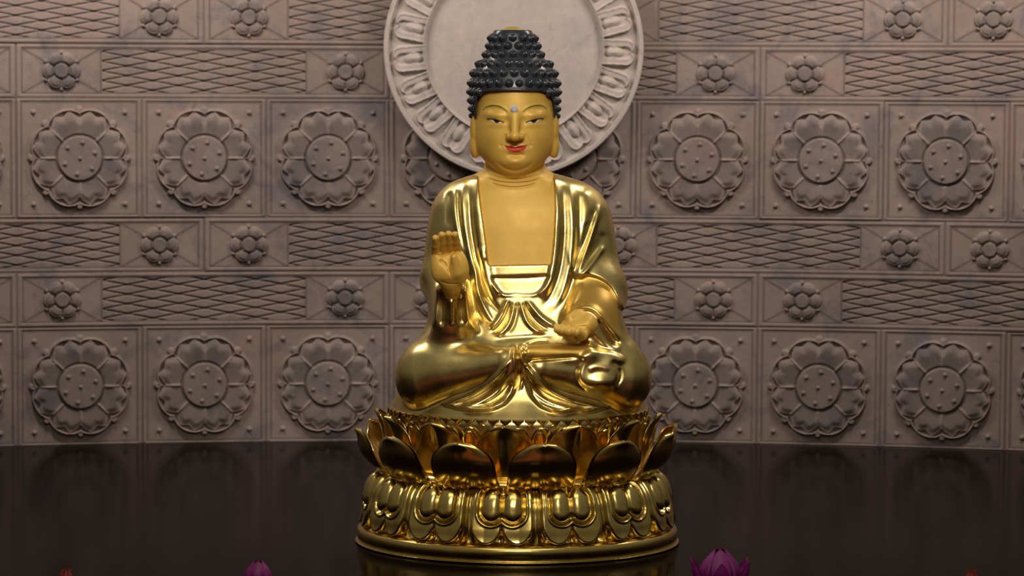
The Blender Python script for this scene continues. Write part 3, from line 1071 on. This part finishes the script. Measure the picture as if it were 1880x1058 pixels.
# ---- hands
def hand_right():
    f = Field(P(780, 560, -0.20) - np.array([0, 0.06, 0]), P(875, 415, -0.20) + np.array([0, 0.09, 0]), 0.0010)
    f.ell(P(826, 490, -0.198), (0.0315, 0.0125, 0.0375), 0.0)
    f.ell(P(804, 487, -0.204), (0.0130, 0.0110, 0.0290), 0.008)
    f.cone(P(826, 500, -0.196), P(829, 524, -0.182), 0.024, 0.0165, 0.012)
    f.cone(P(829, 522, -0.184), P(829, 548, -0.160), 0.0165, 0.013, 0.010)
    f.ell(P(843, 494, -0.206), (0.0165, 0.0120, 0.0270), 0.008, rot=0.12)
    f.cone(P(841, 500, -0.212), P(833, 474, -0.222), 0.0120, 0.0062, 0.006)
    for bx, tx, by, ty in ((800, 799.5, 466, 438.5), (812.5, 811, 463, 432.5), (825.5, 823.5, 460, 431), (839, 835.5, 458, 432)):
        a = P(bx, by, -0.202)
        mid = P((bx + tx) / 2 + 0.3, by - (by - ty) * 0.55, -0.219)
        t = P(tx, ty, -0.233)
        f.chain([a, mid, t], [0.0078, 0.0072, 0.0060], 0.0022)
    H = Relief(780, 415, 880, 560, 4)
    H.ridge([(798, 470), (812, 470), (828, 465), (846, 460)], -0.0018, 1.5)
    H.ridge([(806, 478), (818, 488), (826, 505)], -0.0020, 3.0)
    H.ridge([(828, 470), (824, 490), (827, 510)], -0.0018, 1.8)
    H.ridge([(806, 516), (822, 522), (840, 522), (852, 515)], -0.0014, 1.3)
    f.displace(H, ycut=-0.19, band=0.01, soft=0.008)
    return f.mesh()

def hand_left():
    f = Field(P(1000, 650, -0.18) - np.array([0, 0.085, 0]), P(1115, 555, -0.18) + np.array([0, 0.12, 0]), 0.0010)
    f.ell(P(1062, 600, -0.150), (0.0330, 0.0350, 0.0165), 0.0)
    f.ell(P(1080, 594, -0.150), (0.0140, 0.0310, 0.0175), 0.014)
    f.cone(P(1070, 596, -0.130), P(1090, 590, -0.080), 0.021, 0.024, 0.012)
    # thumb lying along the far edge of the palm
    f.chain([P(1074, 588, -0.128), P(1060, 581, -0.150), P(1046, 584, -0.165)], [0.0110, 0.0090, 0.0066], 0.012)
    for k_, (bx, kx, tx, by, ky, ty, r) in enumerate(((1042, 1030, 1022, 603, 611, 601, 0.0064), (1052, 1042, 1032, 606, 617, 603, 0.0074),
                                      (1064, 1055, 1044, 608, 620, 605, 0.0076), (1077, 1070, 1058, 608, 618, 606, 0.0074))):
        f.chain([P(bx, by, -0.165), P(kx, ky, -0.196), P(tx + 1, ty + 5, -0.212), P(tx, ty - 1, -0.206)], [r * 1.2, r * 1.1, r, r * 0.8], 0.0025)
    H = Relief(1000, 555, 1115, 650, 4)
    H.ridge([(1040, 600), (1058, 601), (1080, 600)], -0.0010, 1.5)
    f.displace(H, ycut=-0.10, band=0.01, soft=0.01)
    return f.mesh()

r1 = hand_right()
r2 = hand_left()
parts = [(bV, bF), (r1[0], r1[1]), (r2[0], r2[1])]
V, F = join(parts)
N = np.concatenate([bN, r1[2], r2[2]])
body = spart('body', V, F, [M_SATIN], None, N)
body['label'] = 'matte gold face, neck, chest and hands'
bvh = BVHTree.FromPolygons([tuple(v) for v in bV.tolist()], [tuple(f) for f in bF.tolist()])

def onbody(px, py, lift=0.0004):
    d = AX * (px - 940.0) / FPX - AY * (py - 529.0) / FPX - AZ
    d = Vector(d).normalized()
    hit = bvh.ray_cast(Vector(CAM), d)
    p = hit[0] if hit[0] is not None else Vector(P(px, py, -0.08))
    return np.array(p - d * lift)

def painted(name, top, bot, n, mat, lift=0.0005, parent=None, m=7):
    """painted mark between two curves on the face"""
    tp = np.array(smooth_prof(top, 8))
    bp = np.array(smooth_prof(bot, 8))
    s = np.linspace(0, 1, n)
    f = lambda c: np.stack([np.interp(s, np.linspace(0, 1, len(c)), c[:, k]) for k in (0, 1)], -1)
    a, b = f(tp), f(bp)
    G = np.zeros((n, m, 3))
    for i in range(n):
        for j in range(m):
            q = a[i] + (b[i] - a[i]) * j / (m - 1)
            G[i, j] = onbody(q[0], q[1], lift)
    v, fc = sheet_solid(G, 0.0003, flip=False)
    return spart(name, v, fc, [mat], parent or body)

painted('lips', [(926, 268.8), (933, 269.2), (940, 269.0), (946, 271.4), (953, 269.0), (961, 268.8), (969, 268.2)],
        [(926, 268.8), (931, 274.5), (938, 279), (948, 280.6), (957, 279.2), (964, 274.5), (969, 268.0)], 40, M_LIP)
eL_top = [(894, 219.4), (902, 219.8), (910, 221.0), (918, 223.2), (925.5, 226)]
eL_bot = [(897, 220.8), (903, 224.6), (910, 227.0), (918, 228.0), (925.5, 226.4)]
eR_top = [(965, 226), (972, 223.2), (981, 220.8), (990, 219.4), (998, 218.8)]
eR_bot = [(965, 226.4), (972, 228.0), (981, 227.0), (989, 224.2), (996, 220.0)]
eyes = []
for top, bot, ix in ((eL_top, eL_bot, (906.5, 917)), (eR_top, eR_bot, (975, 986))):
    e = painted('eye', top, bot, 24, M_WHITE)
    e['label'] = 'half-closed painted eye'
    tp, bp = smooth_prof(top, 8), smooth_prof(bot, 8)
    xs_ = np.linspace(ix[0], ix[1], 5)
    c_, hw_ = (ix[0] + ix[1]) / 2, (ix[1] - ix[0]) / 2
    yt = np.interp(xs_, tp[:, 0], tp[:, 1])
    yb2 = np.interp(xs_, bp[:, 0], bp[:, 1])
    k_ = np.sqrt(np.clip(1 - ((xs_ - c_) / hw_) ** 2, 0, 1))
    painted('iris', list(zip(xs_, yt)), list(zip(xs_, yt + (yb2 - yt) * (0.25 + 0.65 * k_))), 14, M_IRIS, 0.0009)
    painted('lid_line', [(x, y - 0.7) for x, y in top], [(x, y + 0.5) for x, y in top], 24, M_LINER, 0.0010, m=3)
for br in ([(886, 203), (894, 197), (905, 194.6), (916, 196.2), (925, 200.5), (932, 207)],
           [(959, 206.5), (967, 200), (977, 196), (988, 194.3), (997, 195.6), (1004, 201)]):
    wds = [0.35, 0.75, 0.9, 0.9, 0.7, 0.35]
    painted('eyebrow', [(x, y - w_) for (x, y), w_ in zip(br, wds)], [(x, y + w_) for (x, y), w_ in zip(br, wds)], 30, M_BROW, 0.0006, None, m=3)

# forehead gem in its claw
gp = onbody(944.5, 201, 0.0015)
gv_, gf_ = [], []
rings = [(0.0066, 0.0), (0.0070, 0.0022), (0.0046, 0.0042), (0.0, 0.0046)]
nn = 12
for r_, d_ in rings[:3]:
    for k in range(nn):
        t = 2 * math.pi * (k + (0.5 if r_ == 0.0070 else 0)) / nn
        gv_.append((gp[0] + r_ * math.cos(t), gp[1] - d_, gp[2] + r_ * math.sin(t)))
gv_.append((gp[0], gp[1] - 0.0046, gp[2]))
for a in range(2):
    for k in range(nn):
        k2 = (k + 1) % nn
        gf_.append((a * nn + k, a * nn + k2, (a + 1) * nn + k2, (a + 1) * nn + k))
for k in range(nn):
    gf_.append((2 * nn + k, 2 * nn + (k + 1) % nn, 3 * nn))
gem = spart('forehead_gem', gv_, gf_, [M_GEM], None, None, False)
gem['label'] = 'round faceted clear crystal'

# ---- hair
HH = Relief(840, 40, 1050, 300, 3)
face = [(874, 300), (875.5, 222), (876.5, 198), (878.5, 183), (884, 174.5), (897, 170.3), (944, 169), (992, 170), (1005, 174), (1012, 183), (1014.5, 200), (1016, 222), (1017, 300)]
HH.ridge([(877.5, 215), (878, 198), (882, 183), (890, 174), (904, 169), (944, 167.5), (985, 168.5), (1000, 173), (1009, 183), (1013, 200), (1014, 220)], 0.0015, 4, taper=0.03)
HH.fill(face, -0.03, 1.2, mode='set')
fh = Field((-0.105, -0.12, 0.66), (0.110, 0.125, 0.97), 0.0014)
HAIRP = ((56, 941, 31, -0.030, 0.040), (59, 941, 38, -0.037, 0.046), (72, 941, 41, -0.040, 0.050), (88, 942, 46, -0.045, 0.056), (101, 942, 51, -0.051, 0.062), (106, 943.5, 52, -0.054, 0.068), (112, 943.5, 61, -0.063, 0.078),
         (122, 944, 69, -0.072, 0.087), (136, 944, 76, -0.081, 0.095), (154, 944, 80, -0.088, 0.101), (170, 944, 81, -0.0905, 0.104), (190, 944.5, 80, -0.0925, 0.104),
         (215, 945, 77.5, -0.092, 0.102), (250, 945, 72, -0.09, 0.092), (285, 945, 60, -0.08, 0.075))
HAIR = []
for py, c, a, yf, yb_ in HAIRP:
    l, r = P(c - a, 150, 0)[0], P(c + a, 150, 0)[0]
    HAIR.append((Zp(py, -0.02), l, r, yf, yb_))
fh.loft(HAIR, 2.2)
# lower edge: ends at the temples in front, runs down behind the ears to the nape
sl, X, Y, Z = fh.sub()
zc = Zp(219) - np.clip((Y - 0.015) / 0.05, 0, 1) * 0.055
fh.F = np.maximum(fh.F, (zc - Z) + 0 * X).astype(np.float32)
fh.displace(HH, ycut=0.0, band=0.05, soft=0.006)
fh.blur(1)
V, F, N = fh.mesh()
hair_parts = [(V, F)]
hb = BVHTree.FromPolygons([tuple(v) for v in V.tolist()], [tuple(f) for f in F.tolist()])
# snail curls: a little terraced cone each
prof = [(0.0098, -0.003), (0.0098, 0.0), (0.0092, 0.0028), (0.0074, 0.0042), (0.0070, 0.0046), (0.0068, 0.0062), (0.0052, 0.0074), (0.0046, 0.0078), (0.0042, 0.0092), (0.0026, 0.0104), (0.0, 0.0108)]
pr = np.array(prof) * np.array([0.86, 0.72])
na_ = 14
curl_list = []
hz = np.array(HAIR)
hz = hz[np.argsort(hz[:, 0])]
for ri, py in enumerate((71, 85.5, 101.5, 119, 136, 154, 170, 186, 201, 214, 232)):
    z_ = Zp(py, -0.05 if py > 105 else -0.03)
    xl, xr, yf, yb_ = [np.interp(z_, hz[:, 0], hz[:, k]) for k in (1, 2, 3, 4)]
    cx, cy = (xl + xr) / 2, yf * 0.45 + yb_ * 0.55
    a, b = (xr - xl) / 2, (yb_ - yf) / 2
    circ = 2 * math.pi * math.sqrt((a * a + b * b) / 2)
    cnt = max(6, int(round(circ / 0.0182)))
    for k in range(cnt):
        t = 2 * math.pi * (k + 0.5 * (ri % 2)) / cnt - math.pi / 2
        d = Vector((math.cos(t) * a, math.sin(t) * b, 0)).normalized()
        o = Vector((cx, cy, z_)) + d * 0.3
        hit = hb.ray_cast(o, -d)
        if hit[0] is None or (hit[0] - o).length > 0.27:
            continue
        p, n_ = hit[0], hit[1]
        n_ = (n_ + d * 0.6).normalized()
        qx, qy = proj(np.array(p.x), np.array(p.y), np.array(p.z))
        if p.y < 0.0 and in_poly(np.array([float(qx)]), np.array([float(qy)]), [(869, 300), (870, 222), (871, 196), (876, 178), (886, 168), (900, 162), (944, 160.5), (988, 162), (1004, 167), (1015, 178), (1020, 198), (1021, 222), (1023, 300)])[0]:
            continue
        if p.y < 0.02 and p.z < Zp(216):
            continue
        s_ = 0.9 + 0.12 * ((k * 7 + ri * 3) % 5) / 4
        ux = n_.orthogonal().normalized()
        uy = n_.cross(ux)
        th_ = np.linspace(0, 2 * math.pi, na_, endpoint=False)
        cs = np.cos(th_)[None, :, None] * np.array(ux) + np.sin(th_)[None, :, None] * np.array(uy)
        Vc = np.array(p) + s_ * (pr[:, 0][:, None, None] * cs + pr[:, 1][:, None, None] * np.array(n_))
        Vc = Vc.reshape(-1, 3)
        m_ = len(pr)
        i = np.arange(m_ - 1)[:, None]
        j = np.arange(na_)[None, :]
        j2 = (j + 1) % na_
        hair_parts.append((Vc, np.stack([i * na_ + j, i * na_ + j2, (i + 1) * na_ + j2, (i + 1) * na_ + j], -1).reshape(-1, 4)))
V, F = join(hair_parts)
hair = spart('hair', V, F, [M_HAIR])
hair['label'] = 'black hair of snail-shell curls with a raised topknot'
# pale gold disc on the crown
tc_ = P(941, 62, 0.0)
v, f = lathe([(0.0, 0.0085), (0.008, 0.008), (0.016, 0.0055), (0.0215, 0.001), (0.0225, -0.004), (0.0, -0.004)], 40)
v[:, 2] *= 1.2
v = v + np.array([tc_[0], 0.003, Zp(57.5, -0.01) - 0.002])
cp = spart('crown_ornament', v, f, [M_CAPG])
cp['label'] = 'pale gold dome on top of the hair'
del fh

# ---- lotus pedestal
def A_(deg):
    return math.radians(deg)
v, f = lathe(smooth_prof([(0.0, 0.0), (0.150, 0.0), (0.288, 0.0), (0.2935, 0.0045), (0.2960, 0.0115), (0.2966, 0.0185), (0.2945, 0.0255), (0.289, 0.0295), (0.284, 0.0305), (0.272, 0.031), (0.266, 0.038), (0.2660, 0.055),
                              (0.268, 0.080), (0.264, 0.098), (0.256, 0.112), (0.246, 0.121), (0.234, 0.126), (0.224, 0.129), (0.2230, 0.132), (0.238, 0.1295), (0.250, 0.1285), (0.2525, 0.1325), (0.246, 0.140), (0.232, 0.150), (0.222, 0.170), (0.218, 0.19), (0.224, 0.215), (0.2265, 0.236), (0.2275, 0.246), (0.15, 0.249), (0.0, 0.249)], 5), 160)
ped = spart('lotus_pedestal', v + np.array([SX, 0, 0]), f, [M_GOLDB])
def pedpart(name, V, F, smooth=True):
    me = mesh_from(name, V, F, smooth)
    return link(name, me, ped, [M_GOLDB])

# hanging double-lobed petals of the lower tier
prof = smooth_prof([(0.228, 0.130), (0.246, 0.1235), (0.259, 0.112), (0.267, 0.097), (0.2705, 0.079), (0.2705, 0.060), (0.2700, 0.044), (0.273, 0.034), (0.280, 0.030)], 10)
seg = np.linalg.norm(np.diff(prof, axis=0), axis=1)
cum = np.concatenate([[0], np.cumsum(seg)])
nb, na_ = 96, 90
bb = np.linspace(0, cum[-1] * 0.985, nb)
rb, zb = np.interp(bb, cum, prof[:, 0]), np.interp(bb, cum, prof[:, 1])
dr, dz = np.gradient(rb, bb), np.gradient(zb, bb)
nl = np.hypot(dr, dz)
nr, nz_ = -dz / nl, dr / nl
k5 = np.ones(9) / 9
nr = np.convolve(np.pad(nr, 4, mode='edge'), k5, 'valid')
nz_ = np.convolve(np.pad(nz_, 4, mode='edge'), k5, 'valid')
halfw = math.pi / 14
tt = np.linspace(-halfw, halfw, na_)
B, T = np.meshgrid(bb, tt, indexing='ij')
a_ = T * 0.278
def pdome(d, w_):
    x = np.clip(d / w_, 0, 1)
    return np.sqrt(1 - (1 - x) ** 2)
lobes = np.maximum(0.0300 - np.hypot(np.abs(a_) - 0.0268, np.maximum(B - 0.081, 0) * 0.72), -0.02)
lobes = np.where(B < 0.081, np.maximum(0.0568 - np.abs(a_), -0.02), lobes)
top_in = smst((B - 0.004) / 0.026)
band = 0.0075 + 0.0125 * smst((B - 0.058) / 0.058) + 0.0035 * np.clip((np.abs(a_) - 0.030) / 0.02, 0, 1)
Hh = -0.0015 + (band + 0.0015) * pdome(lobes, 0.0055) * top_in
wed = 0.0085 * smst((B - 0.062) / 0.045) * np.clip(1 - (0.0625 - np.abs(a_)) / 0.013, 0, 1) ** 0.7
Hh = np.maximum(Hh, wed)
Hh -= 0.0030 * np.exp(-(a_ / 0.0022) ** 2) * smst((B - 0.080) / 0.01)
eg = 0.0195 - np.hypot((np.abs(a_) - 0.0190) * 1.0, np.maximum(B - 0.062, 0) + np.maximum(0.046 - B, 0) * 0.75)
Hh -= 0.0060 * smst((eg + 0.0060) / 0.004)
Hh += 0.0030 * np.exp(-((eg + 0.0062) / 0.0018) ** 2)
Hh += 0.0150 * pdome(eg, 0.017)
Hh += 0.0025 * np.exp(-(eg / 0.012) ** 2) * 0
rad_ = smst((bb - 0.045) / 0.03)
nz_ = nz_ * (1 - rad_)
nr = nr * (1 - rad_) + rad_
Rr = rb[:, None] + nr[:, None] * Hh
Zz = zb[:, None] + nz_[:, None] * Hh
for k in range(14):
    t0 = A_(20.0 + 360 / 14 * k)
    G = np.stack([Rr * np.sin(T + t0), -Rr * np.cos(T + t0), Zz], -1)
    v, f = sheet_solid(G, 0.004, flip=False)
    pedpart('hanging_petal', v, f)

def petal_grid(r0, z0, r1, z1, W, ns=26, nt_=23, bulge=0.03, cup=0.02, curl=0.006, base=0.55, cusp=0.0):
    s = np.sin(np.linspace(0, 1, ns) * math.pi / 2)
    t = np.linspace(-1, 1, nt_)
    S, Tt = np.meshgrid(s, t, indexing='ij')
    up = np.clip((S - 0.42) / 0.58, 0, 1)
    wd = W * np.where(S < 0.42, base + (1 - base) * np.sin(np.clip(S / 0.42, 0, 1) * math.pi / 2), np.sqrt(np.clip(1 - up ** 2.3, 0, 1)) * (1 - cusp * up) + 0.002)
    rr_ = r0 + (r1 - r0) * S + bulge * np.sin(math.pi * np.clip(S, 0, 1)) - cup * Tt ** 2 * np.sin(S * math.pi * 0.8 + 0.2) + curl * S ** 6
    zz_ = z0 + (z1 - z0) * S
    rr_ = rr_ + 0.0022 * np.exp(-(Tt / 0.05) ** 2) * S ** 2 * (1 - S) * 4 * -1
    return rr_, zz_, wd * Tt
def add_petals(name, n, off, G, thick=0.0028):
    rr_, zz_, ww_ = G
    for k in range(n):
        t0 = A_(off + 360 / n * k)
        x = ww_
        y = -rr_
        X = x * math.cos(t0) - y * math.sin(t0)
        Y = x * math.sin(t0) + y * math.cos(t0)
        v, f = sheet_solid(np.stack([X, Y, zz_], -1), thick, flip=False)
        o = pedpart(name, v, f)
add_petals('outer_petal', 12, 9.2, petal_grid(0.247, 0.130, 0.283, 0.209, 0.0600, bulge=0.024, cup=0.018, curl=0.017, base=1.0))
add_petals('inner_petal', 12, 24.2, petal_grid(0.231, 0.140, 0.253, 0.238, 0.058, bulge=0.006, cup=0.016, curl=0.012, base=0.80, cusp=0.10))
add_petals('small_petal', 12, 9.2, petal_grid(0.2305, 0.165, 0.246, 0.2265, 0.0190, 16, 11, bulge=0.002, cup=0.006, curl=0.004, base=0.8, cusp=0.2), 0.002)
# little scallops round the seat
add_petals('scallop', 34, 0, petal_grid(0.2285, 0.185, 0.2400, 0.2335, 0.0205, 16, 13, bulge=0.002, cup=0.0035, curl=0.0015, base=0.9), 0.002)
add_petals('scallop', 34, 180 / 34, petal_grid(0.2265, 0.190, 0.2350, 0.2385, 0.0170, 14, 11, bulge=0.001, cup=0.003, curl=0.001, base=0.9), 0.002)
# toothed band under the robe
tv_, tf_ = [], []
nt2 = 66
for k in range(nt2):
    t0 = 2 * math.pi * k / nt2
    hw = math.pi / nt2 * 0.93
    def c3(r, t, z):
        return (r * math.sin(t), -r * math.cos(t), z)
    b_ = len(tv_)
    tv_ += [c3(0.226, t0 - hw, 0.2485), c3(0.226, t0 + hw, 0.2485), c3(0.226, t0, 0.2360),
            c3(0.2395, t0 - hw, 0.2485), c3(0.2395, t0 + hw, 0.2485), c3(0.2395, t0, 0.2365),
            c3(0.2410, t0 - hw * 0.5, 0.2468), c3(0.2410, t0 + hw * 0.5, 0.2468), c3(0.2410, t0, 0.2405)]
    tf_ += [(b_ + 6, b_ + 8, b_ + 7), (b_ + 3, b_ + 5, b_ + 8, b_ + 6), (b_ + 5, b_ + 4, b_ + 7, b_ + 8), (b_ + 4, b_ + 3, b_ + 6, b_ + 7),
            (b_ + 0, b_ + 2, b_ + 5, b_ + 3), (b_ + 2, b_ + 1, b_ + 4, b_ + 5), (b_ + 1, b_ + 0, b_ + 3, b_ + 4), (b_ + 0, b_ + 1, b_ + 2)]
pedpart('toothed_band', tv_, tf_, False)

# ================================================================== LOTUS FLOWERS IN FRONT
def petal_mat(name, c0, c1):
    m, n, b = nodes(name)
    g = noise(n, 25, 3)
    r = ramp(n, g.outputs[0], [(0.3, c0), (0.7, c1)])
    n.links.new(r.outputs[0], b.inputs['Base Color'])
    b.inputs['Roughness'].default_value = 0.5
    return m
M_PURPLE = petal_mat('magenta_petal', s2l(122, 22, 98), s2l(150, 38, 126))
M_RED = petal_mat('orange_red_petal', s2l(120, 34, 24), s2l(146, 56, 40))
M_POD = plain('dark_green_cup', s2l(40, 60, 30), 0.5)

def lotus(name, px, yd, height, mat, label, cat, group, spin, wide, tips):
    base = P(px, 900, yd)
    o = empty(name, (base[0], yd, 0))
    tag(o, label, cat, group)
    v, f = lathe(smooth_prof([(0.0, 0.0), (wide * 0.5, 0.0), (wide * 0.62, 0.004), (wide * 0.5, 0.012), (wide * 0.3, 0.02), (0, 0.022)], 4), 32)
    link('flower_base', mesh_from('flower_base', v, f), o, [M_POD])
    for row, (n, r0, r1, hh, W, bl) in enumerate(tips):
        for k in range(n):
            t0 = spin + (2 * math.pi) * k / n
            s = np.linspace(0, 1, 18)
            t = np.linspace(-1, 1, 9)
            S, Tt = np.meshgrid(s, t, indexing='ij')
            wd = W * (np.sin(math.pi * np.clip(S * 0.86 + 0.14, 0, 1) ** 0.9) ** 0.8 * (1 - 0.25 * S) + 0.015)
            rr_ = r0 + (r1 - r0) * S + bl * np.sin(math.pi * S) - 0.008 * Tt ** 2 * np.sin(math.pi * S) + 0.004 * S ** 8
            zz_ = 0.010 + (hh - 0.010) * S
            x, y = wd * Tt, -rr_
            G = np.stack([x * math.cos(t0) - y * math.sin(t0), x * math.sin(t0) + y * math.cos(t0), zz_], -1)
            v, f = sheet_solid(G, 0.0012)
            link('petal', mesh_from('petal', v, f), o, [mat])
    return o

def zt(py, y):
    return P(940, py, y)[2]
YF = -0.62
H1 = zt(1006, YF)
lotus('lotus_flower', 1323, YF, H1, M_PURPLE, 'magenta artificial lotus flower low in front, right of the pedestal', 'flower', None, 0.0, 0.05,
      [(6, 0.024, 0.050, zt(1024, YF - 0.0), 0.015, 0.012), (5, 0.016, 0.004, H1, 0.027, 0.022)])
H2 = zt(1032, YF)
lotus('lotus_flower', 474, YF, H2, M_PURPLE, 'magenta artificial lotus flower at the bottom edge, left of the pedestal', 'flower', None, 0.0, 0.05,
      [(8, 0.022, 0.040, H2 * 0.4, 0.018, 0.010), (5, 0.010, 0.003, H2, 0.020, 0.014)])
H3 = zt(1049, YF)
lotus('lotus_flower', 121, YF, H3, M_RED, 'orange-red petal tip of a lotus at the bottom left edge', 'flower', None, 0.0, 0.045,
      [(8, 0.022, 0.046, H3 * 0.5, 0.016, 0.010), (5, 0.010, 0.004, H3, 0.009, 0.004)])
H4 = zt(1042, YF)
lotus('lotus_flower', 1786, YF, H4, M_RED, 'orange-red petal tip of a lotus at the bottom right edge', 'flower', None, 0.0, 0.045,
      [(8, 0.022, 0.046, H4 * 0.5, 0.016, 0.010), (5, 0.010, 0.004, H4, 0.010, 0.004)])
